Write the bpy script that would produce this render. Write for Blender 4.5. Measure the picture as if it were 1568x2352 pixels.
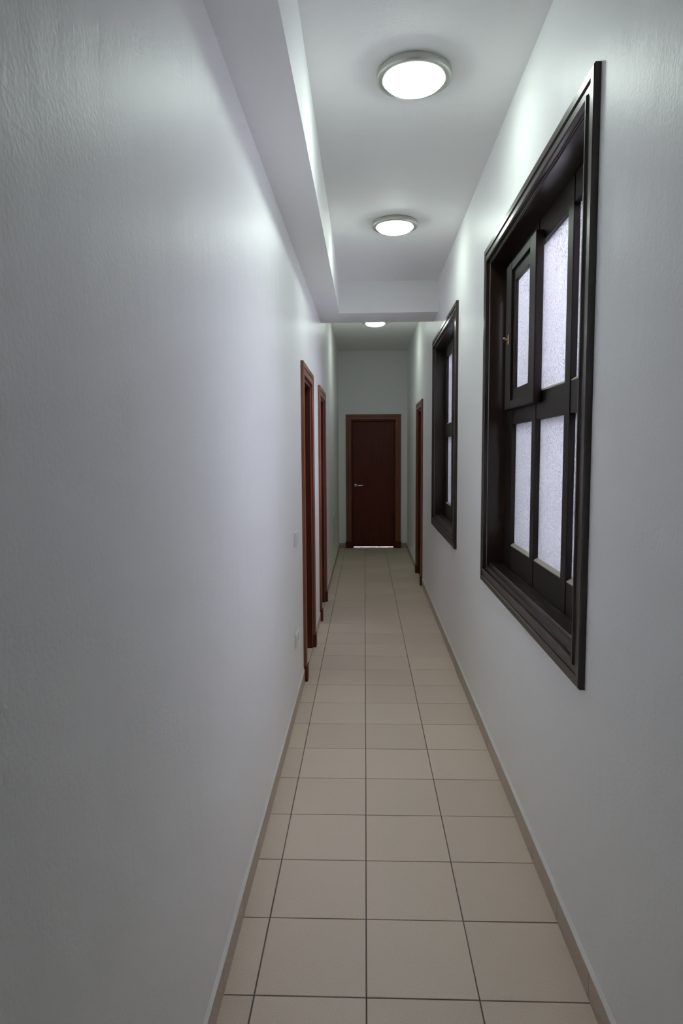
import bpy, bmesh, math, random
from mathutils import Matrix, Vector
random.seed(7)
for o in list(bpy.data.objects): bpy.data.objects.remove(o)
scene = bpy.context.scene
col = scene.collection

# ------------------------------------------------------------------ camera
EYE = 1.5235
F_PX, YAW, PITCH, ROLL = 1535.17, 0.035136, 0.089211, -0.006018
fw = Vector((-math.sin(YAW)*math.cos(PITCH), math.cos(YAW)*math.cos(PITCH), -math.sin(PITCH)))
rt = Vector((math.cos(YAW), math.sin(YAW), 0)); up = rt.cross(fw)
r2 = math.cos(ROLL)*rt + math.sin(ROLL)*up
u2 = -math.sin(ROLL)*rt + math.cos(ROLL)*up
cd = bpy.data.cameras.new('camera'); cam = bpy.data.objects.new('camera', cd); col.objects.link(cam)
cd.sensor_fit = 'VERTICAL'; cd.sensor_height = 36; cd.lens = F_PX*36/2352
cd.clip_start = 0.02
cam.matrix_world = Matrix(((r2.x, u2.x, -fw.x, 0), (r2.y, u2.y, -fw.y, 0), (r2.z, u2.z, -fw.z, EYE), (0, 0, 0, 1)))
scene.camera = cam

# ------------------------------------------------------------------ world, exposure
w = bpy.data.worlds.new('overcast'); scene.world = w; w.use_nodes = True
bg = w.node_tree.nodes['Background']
bg.inputs[0].default_value = (0.84, 0.85, 1.0, 1); bg.inputs[1].default_value = 20.0
LAMP = 33.0
LAMP_COL = (0.86, 1.0, 0.91)
vs = scene.view_settings
vs.view_transform = 'Standard'; vs.look = 'None'; vs.gamma = 1; vs.use_curve_mapping = False
vs.exposure = 0.1
scene.cycles.diffuse_bounces = 7

# ------------------------------------------------------------------ materials
def nodes(name):
    m = bpy.data.materials.new(name); m.use_nodes = True
    nt = m.node_tree; return m, nt, nt.nodes, nt.links, nt.nodes['Principled BSDF']
def add(ns, t, **kw):
    n = ns.new(t)
    for k, v in kw.items(): setattr(n, k, v)
    return n
def noise(ns, ln, vec, scale, detail=2.0, rough=0.5):
    n = ns.new('ShaderNodeTexNoise'); n.inputs['Scale'].default_value = scale
    n.inputs['Detail'].default_value = detail; n.inputs['Roughness'].default_value = rough
    ln.new(vec, n.inputs['Vector']); return n.outputs['Fac']
def mapping(ns, ln, scale):
    tc = ns.new('ShaderNodeTexCoord'); mp = ns.new('ShaderNodeMapping'); mp.inputs['Scale'].default_value = scale
    ln.new(tc.outputs['Object'], mp.inputs['Vector']); return mp.outputs['Vector']
def bump(ns, ln, h, strength, dist, prev=None):
    b = ns.new('ShaderNodeBump'); b.inputs['Strength'].default_value = strength; b.inputs['Distance'].default_value = dist
    ln.new(h, b.inputs['Height'])
    if prev is not None: ln.new(prev, b.inputs['Normal'])
    return b.outputs['Normal']
def ramp(ns, ln, f, a, b, p0=0.0, p1=1.0):
    r = ns.new('ShaderNodeValToRGB'); e = r.color_ramp.elements
    e[0].position = p0; e[1].position = p1; e[0].color = (*a, 1); e[1].color = (*b, 1)
    ln.new(f, r.inputs['Fac']); return r.outputs['Color']

def mat_paint(name, c, rough, wave):
    m, nt, ns, ln, P = nodes(name)
    v = mapping(ns, ln, (1, 1, 1))
    P.inputs['Base Color'].default_value = (*c, 1)
    P.inputs['Roughness'].default_value = rough; P.inputs['Specular IOR Level'].default_value = .35
    v2 = mapping(ns, ln, (1, 2.6, 1))
    n1 = bump(ns, ln, noise(ns, ln, v2, 2.6, 3, .5), wave, 0.02)
    n2 = bump(ns, ln, noise(ns, ln, v, 110, 1), 0.24, 0.003, n1)
    ln.new(n2, P.inputs['Normal'])
    return m
M_WALL = mat_paint('wall_paint', (.875, .875, .875), .44, .22)
M_CEIL = mat_paint('ceiling_paint', (.85, .85, .845), .6, .05)

def mat_tile(name, c):
    m, nt, ns, ln, P = nodes(name)
    v = mapping(ns, ln, (1, 1, 1))
    oi = ns.new('ShaderNodeObjectInfo')
    base = ramp(ns, ln, oi.outputs['Random'], tuple(x*.95 for x in c), tuple(x*1.04 for x in c))
    sp = ramp(ns, ln, noise(ns, ln, v, 420, 2, .6), (.80, .80, .80), (1.12, 1.12, 1.12), .35, .65)
    mx = add(ns, 'ShaderNodeMix', data_type='RGBA', blend_type='MULTIPLY'); mx.inputs['Factor'].default_value = 1
    ln.new(base, mx.inputs['A']); ln.new(sp, mx.inputs['B'])
    ln.new(mx.outputs['Result'], P.inputs['Base Color'])
    P.inputs['Roughness'].default_value = .42
    ln.new(bump(ns, ln, noise(ns, ln, v, 9, 2), .05, .004), P.inputs['Normal'])
    return m
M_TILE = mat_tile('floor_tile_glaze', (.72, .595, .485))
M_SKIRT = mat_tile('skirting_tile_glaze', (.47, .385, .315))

def mat_plain(name, c, rough, metal=0.0, coat=0.0):
    m, nt, ns, ln, P = nodes(name)
    P.inputs['Base Color'].default_value = (*c, 1); P.inputs['Roughness'].default_value = rough
    P.inputs['Metallic'].default_value = metal; P.inputs['Coat Weight'].default_value = coat
    v = mapping(ns, ln, (1, 1, 1))
    ln.new(bump(ns, ln, noise(ns, ln, v, 60, 2), .04, .002), P.inputs['Normal'])
    return m
M_GROUT = mat_plain('grout', (.17, .14, .12), .9)
M_CAULK = mat_plain('white_sealant', (.82, .82, .80), .5)
M_PLATE = mat_plain('white_plastic', (.80, .80, .79), .35)
M_SLOT = mat_plain('dark_socket_hole', (.03, .03, .03), .6)
M_NICKEL = mat_plain('brushed_nickel', (.50, .51, .47), .38, 1.0)
M_CHROME = mat_plain('satin_chrome', (.75, .72, .70), .25, 1.0)
M_BRASS = mat_plain('worn_brass', (.60, .42, .25), .35, 1.0)
M_BEAD = mat_plain('pale_glazing_putty', (.34, .31, .26), .5)
M_SLAB = mat_plain('rough_plaster', (.55, .55, .56), .9)

def mat_wood(name, a, b, rough, coat, grain=(30, 30, 1.6)):
    m, nt, ns, ln, P = nodes(name)
    v = mapping(ns, ln, grain)
    f = noise(ns, ln, v, 2.2, 5, .6)
    ln.new(ramp(ns, ln, f, a, b, .3, .72), P.inputs['Base Color'])
    P.inputs['Roughness'].default_value = rough
    P.inputs['Coat Weight'].default_value = coat; P.inputs['Coat Roughness'].default_value = .12
    ln.new(bump(ns, ln, f, .05, .002), P.inputs['Normal'])
    return m
M_DOOR = mat_wood('red_mahogany', (.072, .009, .003), (.125, .019, .006), .42, 0.0)
M_DOOR.node_tree.nodes['Principled BSDF'].inputs['Specular IOR Level'].default_value = .3
M_CASE = mat_wood('mahogany_casing', (.16, .043, .019), (.24, .072, .033), .38, .25)
M_FRAME = mat_wood('dark_frame_wood', (.008, .005, .004), (.016, .009, .007), .45, 0.0)
M_FRAME.node_tree.nodes['Principled BSDF'].inputs['Specular IOR Level'].default_value = .2
M_DARK = mat_wood('dark_stained_wood', (.013, .0065, .005), (.032, .017, .012), .30, .15)

M_DARKH = mat_wood('dark_stained_wood_lengthwise', (.013, .0065, .005), (.032, .017, .012), .30, .15, (30, 1.6, 30))
def mat_glass():
    m, nt, ns, ln, P = nodes('pebbled_glass')
    ns.remove(P); out = ns['Material Output']
    v = mapping(ns, ln, (1, 1, 1))
    vo = ns.new('ShaderNodeTexVoronoi'); vo.inputs['Scale'].default_value = 95; ln.new(v, vo.inputs['Vector'])
    h = noise(ns, ln, v, 130, 2, .6)
    n1 = bump(ns, ln, vo.outputs['Distance'], .9, .02)
    n2 = bump(ns, ln, h, 1.0, .016, n1)
    t = ns.new('ShaderNodeBsdfTranslucent'); ln.new(ramp(ns, ln, vo.outputs['Distance'], (1, 1, 1), (.72, .72, .74), .15, .75), t.inputs['Color'])
    g = ns.new('ShaderNodeBsdfGlossy'); g.inputs['Roughness'].default_value = .18
    ln.new(n2, t.inputs['Normal']); ln.new(n2, g.inputs['Normal'])
    fr = ns.new('ShaderNodeFresnel'); fr.inputs['IOR'].default_value = 1.35
    mx = ns.new('ShaderNodeMixShader'); ln.new(fr.outputs[0], mx.inputs[0])
    rf_ = ns.new('ShaderNodeBsdfRefraction'); rf_.inputs['Roughness'].default_value = .42; rf_.inputs['IOR'].default_value = 1.25
    rf_.inputs['Color'].default_value = (.96, .96, .98, 1); ln.new(n2, rf_.inputs['Normal'])
    m2 = ns.new('ShaderNodeMixShader'); m2.inputs[0].default_value = .5
    ln.new(t.outputs[0], m2.inputs[1]); ln.new(rf_.outputs[0], m2.inputs[2])
    ln.new(m2.outputs[0], mx.inputs[1]); ln.new(g.outputs[0], mx.inputs[2]); ln.new(mx.outputs[0], out.inputs['Surface'])
    return m
M_GLASS = mat_glass()
def mat_lamp(k):
    m, nt, ns, ln, P = nodes('lit_opal_glass')
    P.inputs['Base Color'].default_value = (.85, .87, .86, 1); P.inputs['Roughness'].default_value = .3
    P.inputs['Emission Color'].default_value = (*LAMP_COL, 1); P.inputs['Emission Strength'].default_value = LAMP*k
    return m

# ------------------------------------------------------------------ helpers
def link(name, me, mat=None, parent=None, loc=(0, 0, 0)):
    o = bpy.data.objects.new(name, me); col.objects.link(o)
    if mat is not None and len(me.materials) == 0: me.materials.append(mat)
    o.location = loc
    if parent is not None: o.parent = parent
    return o
def empty(name, loc=(0, 0, 0)):
    o = bpy.data.objects.new(name, None); col.objects.link(o); o.location = loc; o.empty_display_size = .1; return o
def tag(o, label, cat, group=None, kind=None):
    o['label'] = label; o['category'] = cat
    if group: o['group'] = group
    if kind: o['kind'] = kind
    return o
def mesh(name, V, Fc, mp=None, bevel=0.0, smooth=False):
    bm = bmesh.new()
    vs_ = [bm.verts.new(mp(*v) if mp else v) for v in V]
    for f in Fc:
        try: bm.faces.new([vs_[i] for i in f])
        except ValueError: pass
    bmesh.ops.recalc_face_normals(bm, faces=bm.faces)
    if bevel:
        ed = [e for e in bm.edges if len(e.link_faces) == 2 and e.calc_face_angle(0) > .5]
        bmesh.ops.bevel(bm, geom=ed, offset=bevel, segments=1 if bevel < .003 else 2, affect='EDGES', profile=.6)
    me = bpy.data.meshes.new(name); bm.to_mesh(me); bm.free()
    if smooth:
        for p_ in me.polygons: p_.use_smooth = True
    return me
BOXF = [(0, 1, 3, 2), (4, 6, 7, 5), (0, 4, 5, 1), (2, 3, 7, 6), (0, 2, 6, 4), (1, 5, 7, 3)]
def box(name, a, b, mat, parent=None, mp=None, bevel=0.0):
    V = [(x, y, z) for x in (a[0], b[0]) for y in (a[1], b[1]) for z in (a[2], b[2])]
    return link(name, mesh(name, V, BOXF, mp, bevel), mat, parent)
# wall frames: (u along the wall, o depth into the wall, z)
SL = .0048
XL, XR0, YE = -.41, .617, 10.58
def LEFT(u, o, z): return (XL-o, u, z)
def RIGHT(u, o, z): return (XR0+SL*u+o, u, z)
def END(u, o, z): return (u, YE+o, z)
def xr(y): return XR0+SL*y

def wall_mesh(name, us, zs, holes, t, mp):
    """solid wall of thickness t as a grid of cells; holes = (u0,u1,z0,z1)"""
    us = sorted(set(us+[h for q in holes for h in q[:2]])); zs = sorted(set(zs+[h for q in holes for h in q[2:]]))
    nu, nz = len(us)-1, len(zs)-1
    def solid(i, j):
        if not (0 <= i < nu and 0 <= j < nz): return False
        cu, cz = (us[i]+us[i+1])/2, (zs[j]+zs[j+1])/2
        return not any(q[0] < cu < q[1] and q[2] < cz < q[3] for q in holes)
    V, idx, Fc = [], {}, []
    def vid(i, k, j):
        if (i, k, j) not in idx: idx[(i, k, j)] = len(V); V.append((us[i], k*t, zs[j]))
        return idx[(i, k, j)]
    for i in range(nu):
        for j in range(nz):
            if not solid(i, j): continue
            for k in (0, 1): Fc.append([vid(i, k, j), vid(i+1, k, j), vid(i+1, k, j+1), vid(i, k, j+1)])
            if not solid(i-1, j): Fc.append([vid(i, 0, j), vid(i, 1, j), vid(i, 1, j+1), vid(i, 0, j+1)])
            if not solid(i+1, j): Fc.append([vid(i+1, 0, j), vid(i+1, 1, j), vid(i+1, 1, j+1), vid(i+1, 0, j+1)])
            if not solid(i, j-1): Fc.append([vid(i, 0, j), vid(i+1, 0, j), vid(i+1, 1, j), vid(i, 1, j)])
            if not solid(i, j+1): Fc.append([vid(i, 0, j+1), vid(i+1, 0, j+1), vid(i+1, 1, j+1), vid(i, 1, j+1)])
    return mesh(name, V, Fc, mp)

def strip(name, prof, run, mat, parent, mp, mode, m0=0, m1=0):
    """moulding with a profile (w away from the opening, p proud of the wall), mitred by m0/m1 (-1, 0, 1) at its ends.
    mode: function (s along, w, p) -> (u, o, z)"""
    V, Fc = [], []
    n = len(prof)
    for e, s in enumerate(run):
        for (wd, p_) in prof:
            V.append(mode(s+(-m0*wd if e == 0 else m1*wd), wd, p_))
    for i in range(n):
        j = (i+1) % n; Fc.append([i, j, n+j, n+i])
    Fc.append(list(range(n))[::-1]); Fc.append(list(range(n, 2*n)))
    return link(name, mesh(name, V, Fc, mp), mat, parent)

# ------------------------------------------------------------------ dimensions
YB = -3.0                       # the corridor goes on a little behind the camera
HC, HC2 = 3.01, 3.09            # ceilings before and beyond the cross beam
BM0, BM1, HB = 6.0, 6.44, 2.74  # cross beam
XB = -.2175                     # inner face of the long beam
CW = .082                       # door casing width
DOORS = {'L1': (4.418, 5.115), 'L2': (6.011, 6.708), 'R': (7.642, 8.339), 'E': (-.215, .485)}
DH = 2.03                       # opening height
WIN = [(1.88, 3.56), (4.66, 6.34)]
WZ = (.842, 2.545)

# ------------------------------------------------------------------ room shell
TOP = 3.3
wl = link('wall_left', wall_mesh('wall_left', [YB, YE], [0, TOP], [(*DOORS['L1'], 0, DH), (*DOORS['L2'], 0, DH)], .16, LEFT), M_WALL)
# the door holes start at the floor: the grid treats them as notches
tag(wl, 'white painted plaster wall with two red-brown doorways and switch plate', 'wall', kind='structure')
wh = [(*DOORS['R'], 0, DH)]+[(a+.07, b-.07, WZ[0]+.07, WZ[1]-.07) for a, b in WIN]
wr = link('wall_right', wall_mesh('wall_right', [YB, YE], [0, TOP], wh, .20, RIGHT), M_WALL)
tag(wr, 'white painted plaster wall with two dark-framed windows', 'wall', kind='structure')
we = link('wall_end', wall_mesh('wall_end', [XL-.16, xr(YE)+.2], [0, TOP], [(*DOORS['E'], 0, DH)], .14, END), M_WALL)
tag(we, 'short white wall closing the corridor around the far door', 'wall', kind='structure')
wb = box('wall_back', (XL-.16, YB-.14, 0), (xr(YB)+.2, YB, TOP), M_WALL)
tag(wb, 'white wall closing the corridor behind the viewpoint', 'wall', kind='structure')
ce = box('ceiling', (XL, YB, HC), (xr(BM0), BM0, HC+.2), M_CEIL, mp=lambda x, y, z: (x if x < 0 else xr(y), y, z))
tag(ce, 'white plaster ceiling over the windowed stretch of corridor', 'ceiling', kind='structure')
c2 = box('ceiling_beyond_beam', (XL, BM1, HC2), (xr(YE), YE, HC2+.12), M_CEIL, mp=lambda x, y, z: (x if x < 0 else xr(y), y, z))
tag(c2, 'white plaster ceiling beyond the cross beam', 'ceiling', kind='structure')
def zb(y): return 2.675+.0143*(y-2)
V = []
for y in (YB, BM0):
    V += [(XL, y, zb(y)), (XB, y, zb(y)), (XB, y, HC), (XL, y, HC)]
lb = link('long_ceiling_beam', mesh('long_ceiling_beam', V, [(0, 1, 2, 3), (7, 6, 5, 4), (0, 4, 5, 1), (1, 5, 6, 2), (2, 6, 7, 3), (3, 7, 4, 0)]), M_CEIL)
tag(lb, 'white plastered beam running lengthwise under the ceiling along the left wall', 'beam', kind='structure')
V = [(x if x < 0 else xr(y), y, z) for x in (XL, 1) for y in (BM0, BM1) for z in (HB, TOP)]
cb = link('cross_ceiling_beam', mesh('cross_ceiling_beam', V, BOXF), M_CEIL)
tag(cb, 'white plastered beam crossing the corridor ceiling from wall to wall', 'beam', kind='structure')
rf = box('roof_slab', (XL-.3, YB-.2, TOP), (xr(YE)+.2, YE+.14, TOP+.2), M_SLAB)
tag(rf, 'concrete roof slab above the corridor ceiling', 'roof', kind='structure')

# floor: slab of grout with every tile on it
T, Y0, G = .316, 1.746, .0042
fl = box('floor', (XL-.16, YB-.14, -.12), (xr(YE)+.2, YE+2.4, -.0018), M_GROUT)
tag(fl, 'corridor floor of square beige ceramic tiles with dark grout', 'floor', kind='structure')
def tile_mesh(name, wx, wy):
    a, b, c = wx/2, wy/2, .0009
    V = [(-a, -b, -.0017), (a, -b, -.0017), (a, b, -.0017), (-a, b, -.0017),
         (-a, -b, -c), (a, -b, -c), (a, b, -c), (-a, b, -c),
         (-a+c, -b+c, 0), (a-c, -b+c, 0), (a-c, b-c, 0), (-a+c, b-c, 0)]
    Fc = [(3, 2, 1, 0), (8, 9, 10, 11)]
    for k in (0, 4):
        for i in range(4): Fc.append((k+i, k+(i+1) % 4, k+4+(i+1) % 4, k+4+i))
    me = mesh(name, V, Fc); me.materials.append(M_TILE); return me
cols = [(XL, -T), (-T, 0), (0, T), (T, 2*T)]
tm = [tile_mesh('tile', b-a-G, T-G) for a, b in cols]
wide = .672-T
tmw = tile_mesh('tile', wide-G, T-G)
k = math.ceil((YB-Y0)/T)
rows = []
y = Y0+k*T
while y+T < YE+.02:
    rows.append((y, y+T)); y += T
for (a, b) in rows:
    for ci, (x0, x1) in enumerate(cols):
        me = tm[ci]; cx = (x0+x1)/2
        if ci == 3 and a > 4.4: me = tmw; cx = T+wide/2
        link('tile', me, None, fl, (cx+random.uniform(-.0004, .0004), (a+b)/2+random.uniform(-.0004, .0004), random.uniform(-.0003, .0001)))
last = rows[-1][1]
for (x0, x1) in cols[:3]+[(T, .672)]:
    link('tile', tile_mesh('tile', x1-x0-G, YE-last-G), None, fl, ((x0+x1)/2, (last+YE)/2, 0))
first = rows[0][0]
for (x0, x1) in cols:
    link('tile', tile_mesh('tile', x1-x0-G, first-YB-G), None, fl, ((x0+x1)/2, (first+YB)/2, 0))
for key in ('L1', 'L2'):
    a, b = DOORS[key]
    link('threshold', tile_mesh('threshold', .16-.002, b-a-.002), None, fl, (XL-.08, (a+b)/2, 0))
a, b = DOORS['R']
link('threshold', tile_mesh('threshold', .20-.03, b-a-.002), None, fl, (xr(8)+.115, (a+b)/2, 0))
a, b = DOORS['E']
link('threshold', tile_mesh('threshold', b-a-.002, .14), None, fl, ((a+b)/2, YE+.072, 0))
link('threshold', tile_mesh('threshold', 1.2, 2.2), None, fl, (.13, YE+.145+1.1, 0))

# skirting tiles with a white sealant bead on top
SK_T, SK_H = .008, .078
def skirting(name, label, mp, runs, joint0):
    root = empty(name); tag(root, label, 'baseboard', kind='structure')
    for (a, b) in runs:
        js = [a]
        q = joint0+math.ceil((a-joint0)/T)*T
        while q < b-.02:
            if q > a+.02: js.append(q)
            q += T
        js.append(b)
        for i in range(len(js)-1):
            dz = random.uniform(-.001, .001)
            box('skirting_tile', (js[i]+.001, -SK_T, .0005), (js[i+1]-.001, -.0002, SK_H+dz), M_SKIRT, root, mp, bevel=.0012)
        V = []
        n = max(2, int((b-a)/.15))
        for i in range(n+1):
            s = a+(b-a)*i/n; j = random.uniform(-.002, .002)
            V += [(s, -.0001, SK_H+.0012), (s, -SK_T+.001, SK_H+.0012), (s, -SK_T+.0005+j*.3, SK_H+.005), (s, -.0001, SK_H+.020+j)]
        Fc = [(0, 1, 2, 3), (4*n+3, 4*n+2, 4*n+1, 4*n)]
        for i in range(n):
            for e in range(4): Fc.append((4*i+e, 4*i+(e+1) % 4, 4*i+4+(e+1) % 4, 4*i+4+e))
        link('sealant_bead', mesh('sealant_bead', V, Fc, mp), M_CAULK, root)
PW = CW+.012
d1, d2, dr, de = DOORS['L1'], DOORS['L2'], DOORS['R'], DOORS['E']
skirting('baseboard_left', 'low beige tile skirting along the wall with two doors', LEFT,
         [(YB, d1[0]-PW), (d1[1]+PW, d2[0]-PW), (d2[1]+PW, YE)], Y0)
skirting('baseboard_right', 'low beige tile skirting along the wall under the windows', RIGHT,
         [(YB, dr[0]-PW), (dr[1]+PW, YE)], Y0+.01)
skirting('baseboard_end', 'short beige tile skirting either side of the far door', END,
         [(XL+SK_T, de[0]-PW), (de[1]+PW, xr(YE)-SK_T)], 5)

# ------------------------------------------------------------------ doors
PROF = [(0, 0), (0, .015), (.003, .018), (.040, .018), (.042, .013), (.046, .013), (.048, .021), (.078, .021), (.082, .017), (.082, 0)]
def lathe(name, prof, seg, mat, parent, M):
    """prof = list of (r, h) revolved about local Z, then placed with matrix M"""
    V, Fc = [], []
    n = len(prof)
    for i in range(seg):
        a = 2*math.pi*i/seg
        for r, h_ in prof: V.append(tuple(M @ Vector((r*math.cos(a), r*math.sin(a), h_))))
    for i in range(seg):
        j = (i+1) % seg
        for q in range(n-1): Fc.append((i*n+q, j*n+q, j*n+q+1, i*n+q+1))
    me = mesh(name, V, Fc)
    bm = bmesh.new(); bm.from_mesh(me); bmesh.ops.remove_doubles(bm, verts=bm.verts, dist=1e-5)
    bmesh.ops.recalc_face_normals(bm, faces=bm.faces); bm.to_mesh(me); bm.free()
    for p_ in me.polygons: p_.use_smooth = True
    return link(name, me, mat, parent)
def tube(name, pts, rad, mat, parent, seg=12):
    """round bar through world points, rounded ends"""
    V, Fc = [], []
    P_ = [Vector(p_) for p_ in pts]
    R_ = [rad]*len(P_)
    d0 = (P_[1]-P_[0]).normalized(); d1_ = (P_[-1]-P_[-2]).normalized()
    P_ = [P_[0]-d0*rad*.5]+P_+[P_[-1]+d1_*rad*.5]; R_ = [rad*.6]+R_+[rad*.6]
    for i, c in enumerate(P_):
        t = (P_[min(i+1, len(P_)-1)]-P_[max(i-1, 0)]).normalized()
        a = t.orthogonal() if abs(t.z) > .9 else t.cross(Vector((0, 0, 1)))
        a.normalize(); b = t.cross(a)
        for s in range(seg):
            th = 2*math.pi*s/seg; V.append(tuple(c+(a*math.cos(th)+b*math.sin(th))*R_[i]))
    n = len(P_)
    for i in range(n-1):
        for s in range(seg): Fc.append((i*seg+s, i*seg+(s+1) % seg, (i+1)*seg+(s+1) % seg, (i+1)*seg+s))
    Fc.append(tuple(range(seg))); Fc.append(tuple(range((n-1)*seg, n*seg)))
    me = mesh(name, V, Fc)
    for p_ in me.polygons: p_.use_smooth = True
    return link(name, me, mat, parent)

def make_door(name, label, mp, u0, u1, depth, recess, gap, hinge_low):
    root = empty(name); tag(root, label, 'door', kind='structure')
    # casing: two sides and a head, mitred, on plinth blocks
    PH = .105
    for s, ue in ((-1, u0), (1, u1)):
        strip('casing', PROF, (PH, DH), M_CASE, root, mp, lambda q, wd, p_, s=s, ue=ue: (ue+s*wd, -p_, q), 0, 1)
        a, b = sorted((ue-s*.002, ue+s*(CW+.009)))
        box('plinth_block', (a, -.027, .001), (b, -.0004, PH-.0006), M_DOOR, root, mp, bevel=.0025)
    strip('casing', PROF, (u0, u1), M_CASE, root, mp, lambda q, wd, p_: (q, -p_, DH+wd), 1, 1)
    # lining of the opening
    lt = .022
    box('jamb', (u0+.0004, .0005, .001), (u0+lt, depth-.002, DH-.0004), M_DOOR, root, mp, bevel=.002)
    box('jamb', (u1-lt, .0005, .001), (u1-.0004, depth-.002, DH-.0004), M_DOOR, root, mp, bevel=.002)
    box('head_jamb', (u0+lt+.0004, .0005, DH-lt), (u1-lt-.0004, depth-.002, DH-.0004), M_DOOR, root, mp, bevel=.002)
    # stop beads behind the leaf, and the leaf
    a, b = u0+lt+.0015, u1-lt-.0015
    leaf = box('door_leaf', (a, recess, gap), (b, recess+.038, DH-lt-.0015), M_DOOR, root, mp, bevel=.0015)
    for (p0, p1) in (((u0+lt-.003, recess+.0382, .001), (u0+lt+.014, recess+.052, DH-lt-.001)), ((u1-lt-.014, recess+.0382, .001), (u1-lt+.003, recess+.052, DH-lt-.001)),
                     ((u0+lt+.015, recess+.0382, DH-lt-.013), (u1-lt-.015, recess+.052, DH-lt+.003))):
        box('door_stop', p0, p1, M_DOOR, root, mp)
    # lever handle
    s = 1 if hinge_low else -1           # the lever points away from the latch edge
    hu = a+.045 if hinge_low else b-.045
    zc = .995
    c = Vector(mp(hu, recess, zc)); nrm = (Vector(mp(hu, recess-1, zc))-c).normalized()
    z_ = nrm; x_ = Vector((0, 0, 1)); y_ = z_.cross(x_)
    M = Matrix(((x_.x, y_.x, z_.x, c.x), (x_.y, y_.y, z_.y, c.y), (x_.z, y_.z, z_.z, c.z), (0, 0, 0, 1)))
    h = lathe('handle_rosette', [(0, .0002), (.026, .0002), (.026, .006), (.022, .009), (.012, .009), (.010, .010), (0, .010)], 24, M_CHROME, leaf, M)
    tube('lever_handle', [mp(hu, recess-.0105, zc), mp(hu, recess-.040, zc), mp(hu+s*.012, recess-.050, zc), mp(hu+s*.06, recess-.052, zc+.001), mp(hu+s*.118, recess-.050, zc+.002)], .0095, M_CHROME, leaf)
    return root
d1_root = make_door('door_1', 'red-brown wooden door and casing beside the wall socket, before the second one', LEFT, *d1, .16, .075, .004, True)
make_door('door_2', 'red-brown wooden door and casing beyond the first door on the wall without windows', LEFT, *d2, .16, .075, .004, True)
make_door('door_3', 'red-brown wooden door and casing on the window wall past both windows', RIGHT, *dr, .20, .075, .004, True)
make_door('door_4', 'closed red-brown wooden door with lever handle at the corridor end', END, *de, .14, .045, .017, True)

# chipped white paint daubs on the near foot of the first door casing
for (z, r) in ((.118, .010), (.142, .007), (.098, .006)):
    n = 9; V = []
    for i in range(n):
        a_ = 2*math.pi*i/n; rr = r*random.uniform(.6, 1.25)
        V.append((-.0215-.006*(z < .105), rr*math.cos(a_), rr*.8*math.sin(a_)))
    V += [(v[0]-.0012, v[1]*.8, v[2]*.8) for v in V]
    Fc = [list(range(n)), list(range(n, 2*n))]+[(i, (i+1) % n, n+(i+1) % n, n+i) for i in range(n)]
    link('paint_daub', mesh('paint_daub', [(XL-v[0], d1[0]-.062+v[1], z+v[2]) for v in V], Fc), M_CAULK, d1_root)

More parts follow.
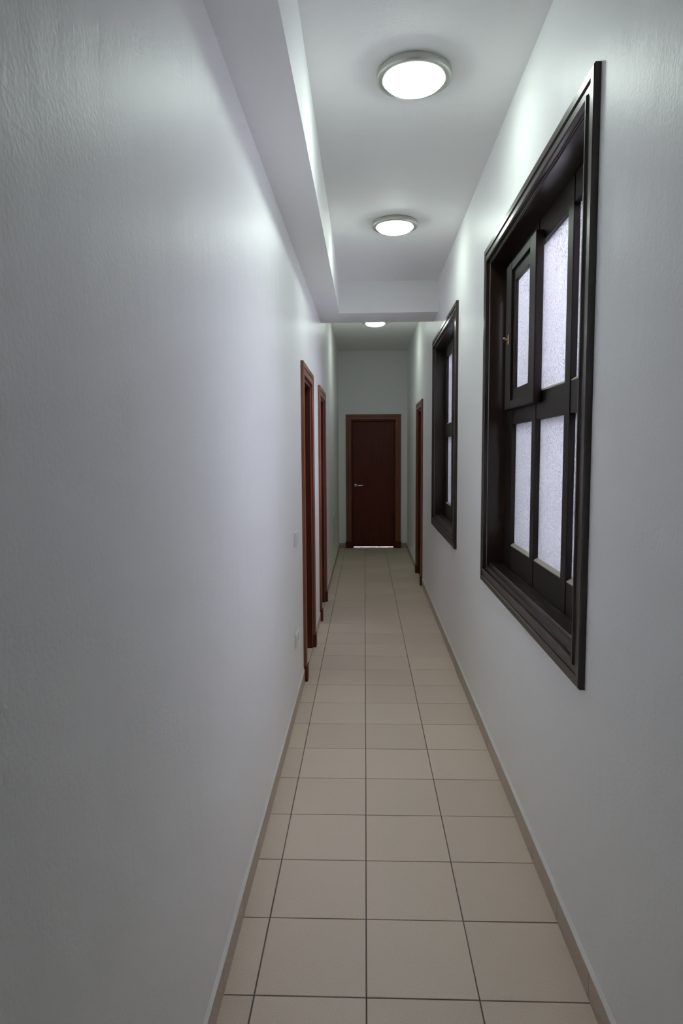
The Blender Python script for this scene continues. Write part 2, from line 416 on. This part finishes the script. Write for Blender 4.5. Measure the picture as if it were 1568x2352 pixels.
# ------------------------------------------------------------------ windows
WPROF = [(0, 0), (0, .017), (.004, .021), (.012, .021), (.016, .015), (.034, .015), (.037, .012), (.040, .012), (.043, .019), (.066, .019), (.070, .015), (.070, 0)]
FR, GL = .088, .108            # front of the frame and the glass, behind the wall face
def make_window(name, label, w0, w1, with_sash):
    root = empty(name); tag(root, label, 'window', kind='structure')
    mp = RIGHT
    a, b, z0, z1 = w0+.07, w1-.07, WZ[0]+.07, WZ[1]-.07
    for s, ue in ((-1, a), (1, b)):
        strip('casing', WPROF, (z0, z1), M_DARK, root, mp, lambda q, wd, p_, s=s, ue=ue: (ue+s*wd, -p_, q), 1, 1)
    strip('casing', WPROF, (a, b), M_DARKH, root, mp, lambda q, wd, p_: (q, -p_, z1+wd), 1, 1)
    strip('casing', WPROF, (a, b), M_DARKH, root, mp, lambda q, wd, p_: (q, -p_, z0-wd), 1, 1)
    # lining
    lt = .012
    box('jamb', (a+.0004, .0005, z0+.0004), (a+lt, .19, z1-.0004), M_DARK, root, mp, bevel=.002)
    box('jamb', (b-lt, .0005, z0+.0004), (b-.0004, .19, z1-.0004), M_DARK, root, mp, bevel=.002)
    box('head_jamb', (a+lt+.0004, .0005, z1-lt), (b-lt-.0004, .19, z1-.0004), M_DARK, root, mp, bevel=.002)
    ia, ib, iz = a+lt+.0006, b-lt-.0006, z1-lt-.0006
    # sill: sloping cove, raised nosing, flat board
    sp = [(.0005, z0+.0006), (.0005, z0+.004), (-.004, z0+.010), (-.002, z0+.016), (.012, z0+.020), (.014, z0+.030), (.018, z0+.034), (.060, z0+.030), (.062, z0+.026), (.19, z0+.026), (.19, z0+.0006)]
    n = len(sp); V = [(u, o, z) for u in (ia, ib) for (o, z) in sp]
    Fc = [[i, (i+1) % n, n+(i+1) % n, n+i] for i in range(n)]+[list(range(n)), list(range(n, 2*n))]
    link('sill', mesh('sill', V, Fc, mp), M_DARKH, root)
    sz = z0+.0268
    # frame members
    back = .14
    off = w0-1.88
    mullions = [(2.86+off, 2.925+off), (2.385+off, 2.45+off)]
    fs = 3.325+off                    # inner edge of the far stile
    ns_ = 2.035+off                   # inner edge of the near stile
    zr0, zt0, zt1, zr1 = 1.055, 1.655, 1.767, 2.366
    box('stile', (ia, FR, sz), (ns_, back, iz), M_FRAME, root, mp, bevel=.002)
    box('stile', (fs, FR, sz), (ib, back, iz), M_FRAME, root, mp, bevel=.002)
    for (c, d) in mullions: box('mullion', (c, FR-.002, sz), (d, back, iz), M_FRAME, root, mp, bevel=.003)
    bays = [(mullions[0][1], fs), (mullions[1][1], mullions[0][0]), (ns_, mullions[1][0])]
    for bi, (c, d) in enumerate(bays):
        e = .0006
        box('bottom_rail', (c+e, FR+.001, sz), (d-e, back, zr0), M_FRAME, root, mp, bevel=.002)
        box('transom', (c+e, FR+.001, zt0), (d-e, back, zt1), M_FRAME, root, mp, bevel=.002)
        box('top_rail', (c+e, FR+.001, zr1), (d-e, back, iz), M_FRAME, root, mp, bevel=.002)
        for (q0, q1, upper) in ((zr0, zt0, False), (zt1, zr1, True)):
            if upper and bi == 0 and with_sash: continue
            box('pane', (c+e, GL, q0+e), (d-e, GL+.005, q1-e), M_GLASS, root, mp)
            # bevelled glazing bead along the foot of the pane
            V = [(u, o, z) for u in (c+.001, d-.001) for (o, z) in ((FR+.002, q0+.0006), (FR+.002, q0+.004), (GL-.004, q0+.013), (GL-.0006, q0+.013), (GL-.0006, q0+.0006))]
            link('glazing_bead', mesh('glazing_bead', V, [[i, (i+1) % 5, 5+(i+1) % 5, 5+i] for i in range(5)]+[[0, 1, 2, 3, 4], [9, 8, 7, 6, 5]], mp), M_BEAD, root)
    if with_sash:
        # casement standing proud of the frame over the far upper light
        s0, s1, q0, q1 = 2.765+off, 3.335+off, 1.722, 2.40
        g0, g1, h0, h1 = 2.865+off, 3.185+off, 1.814, 2.307
        f0, f1 = .052, FR-.0025
        sash = box('opening_sash', (s0, f0, q0), (g0, f1, q1), M_FRAME, root, mp, bevel=.004)
        box('stile', (g1+.035, f0, q0), (s1, f1, q1), M_FRAME, sash, mp, bevel=.004)
        box('glazing_bead', (g1, f0+.012, q0+.04), (g1+.0344, f1, q1-.04), M_FRAME, sash, mp, bevel=.003)
        box('rail', (g0+.0006, f0+.001, q0), (g1+.0344, f1, q0+.0394), M_FRAME, sash, mp, bevel=.003)
        box('rail', (g0+.0006, f0+.001, q1-.0394), (g1+.0344, f1, q1), M_FRAME, sash, mp, bevel=.003)
        box('glazing_bead', (g0+.0006, f0+.012, q0+.04), (g1-.0006, f1, h0), M_FRAME, sash, mp, bevel=.003)
        box('glazing_bead', (g0+.0006, f0+.012, h1), (g1-.0006, f1, q1-.04), M_FRAME, sash, mp, bevel=.003)
        box('pane', (g0+.0006, .0785, h0+.0006), (g1-.0006, .0825, h1-.0006), M_GLASS, sash, mp)
        # small brass catch on the far stile
        cu = g1+.075
        box('catch_plate', (cu-.012, f0-.003, 2.03), (cu+.012, f0-.0003, 2.075), M_BRASS, sash, mp, bevel=.001)
        tube('catch_knob', [mp(cu, f0-.0035, 2.052), mp(cu, f0-.018, 2.052), mp(cu-.012, f0-.024, 2.056)], .005, M_BRASS, sash)
    return root
make_window('window_1', 'dark wooden six-light window with a casement standing proud, frosted pebbled panes', *WIN[0], True)
make_window('window_2', 'dark wooden six-light window of fixed frosted panes next to the cross beam', *WIN[1], False)

# ------------------------------------------------------------------ ceiling lights
def make_light(label, x, y, zc, k):
    root = empty('ceiling_light', (x, y, zc)); tag(root, label, 'ceiling light', 'round flush ceiling lights')
    I = Matrix.Identity(4)
    b = lathe('base_plate', [(0, -.0004), (.138, -.0004), (.138, -.010), (0, -.010)], 40, M_NICKEL, root, I)
    r = lathe('rim', [(.139, -.004), (.146, -.006), (.1475, -.010), (.1475, -.029), (.145, -.033), (.125, -.036), (.119, -.034), (.118, -.026), (.136, -.024), (.139, -.012), (.139, -.004)], 64, M_NICKEL, root, I)
    pr = [(0, -.035-.034)]
    R = .1165
    for i in range(1, 13):
        t = i/12; pr.append((R*math.sin(t*math.pi/2), -.035-.034*math.cos(t*math.pi/2)))
    pr.append((R, -.028)); pr.append((0, -.028))
    d = lathe('diffuser', pr, 64, mat_lamp(k), root, I)
    d['label'] = 'glowing domed opal glass diffuser'
    return root
make_light('lit round ceiling light with metal rim, level with the window that has the casement', .197, 2.775, HC, 1.0)
make_light('lit round ceiling light with metal rim, between the two windows', .199, 4.50, HC, 1.0)
make_light('lit round ceiling light with metal rim, beyond the cross beam', .130, 8.18, HC2, 1.0)

# ------------------------------------------------------------------ wall plates
def plate_empty(name, u, z, label, cat):
    o = empty(name, LEFT(u, 0, z)); tag(o, label, cat); return o
def LOC(u, o, z): return (-o, u, z)
s = plate_empty('light_switch', 3.90, 1.02, 'white double light switch plate beside the first red-brown doorway', 'switch')
box('cover_plate', (-.072, -.009, -.042), (.072, -.0003, .042), M_PLATE, s, LOC, bevel=.003)
for q in (-1, 1): box('rocker', (q*.034-.026, -.013, -.028), (q*.034+.026, -.0093, .028), M_PLATE, s, LOC, bevel=.0015)
s = plate_empty('wall_socket', 3.88, .425, 'white double wall socket low beside the first red-brown doorway', 'socket')
box('cover_plate', (-.078, -.009, -.04), (.078, -.0003, .04), M_PLATE, s, LOC, bevel=.003)
for q in (-1, 1):
    M = Matrix.Translation((.0093, q*.037, 0)) @ Matrix.Rotation(math.pi/2, 4, 'Y')
    f = lathe('socket_face', [(0, .0004), (.020, .0004), (.021, .004), (.024, .004), (.024, 0), (0, 0)], 28, M_PLATE, s, M)
    for e in (-1, 1): box('pin_hole', (q*.037+e*.0095-.0022, -.0105, -.0022), (q*.037+e*.0095+.0022, -.0098, .0022), M_SLOT, f, LOC)
s = plate_empty('access_panel', 8.60, .53, 'flat white painted access panel low on the wall past the second door', 'panel')
box('panel_frame', (-.31, -.008, -.20), (.31, -.0003, .20), M_PLATE, s, LOC, bevel=.003)
box('panel_cover', (-.285, -.012, -.175), (.285, -.0083, .175), M_PLATE, s, LOC, bevel=.002)

# ------------------------------------------------------------------ unseen additions: light well shaping window daylight, enclosure limiting door-gap light
lw = box('added_light_well_wall', (2.05, -.6, -.12), (2.2, 9.4, 2.5), M_SLAB); tag(lw, 'unseen grey plaster wall added behind the frosted windows to dim the lower panes', 'wall', kind='structure')  # added out of view; its height leaves the upper panes more sky
lf = box('added_light_well_floor', (xr(10)+.21, -.6, -.14), (2.04, 9.4, -.02), M_SLAB); tag(lf, 'unseen grey floor of the light well added behind the windows', 'floor', kind='structure')
for nm, y in (('added_light_well_wall', -.75), ('added_light_well_wall', 9.4)):
    o = box(nm, (xr(10)+.21, y, -.12), (2.2, y+.14, 2.5), M_SLAB); tag(o, 'unseen grey plaster end wall of the added light well', 'wall', 'added light well end walls', kind='structure')
for (x0, x1) in ((-.62, -.48), (.74, .88)):
    o = box('added_light_block_wall', (x0, YE+.145, 0), (x1, YE+2.35, 2.6), M_SLAB); tag(o, 'unseen grey side wall added behind the far door to limit daylight', 'wall', 'added back room side walls', kind='structure')  # unseen, added to keep daylight off the far door gap
o = box('added_light_block_wall', (-.62, YE+2.351, 0), (.88, YE+2.45, 1.3), M_SLAB); tag(o, 'unseen grey low wall added behind the far door to cut daylight at its gap', 'wall', kind='structure')  # added out of view; its height sets how bright the door gap gets
o = box('added_light_block_ceiling', (-.62, YE+.145, 2.601), (.88, YE+2.35, 2.7), M_SLAB); tag(o, 'unseen grey ceiling added behind the far door to hold back sky light', 'ceiling', kind='structure')  # unseen cover added against sky light spilling under the door
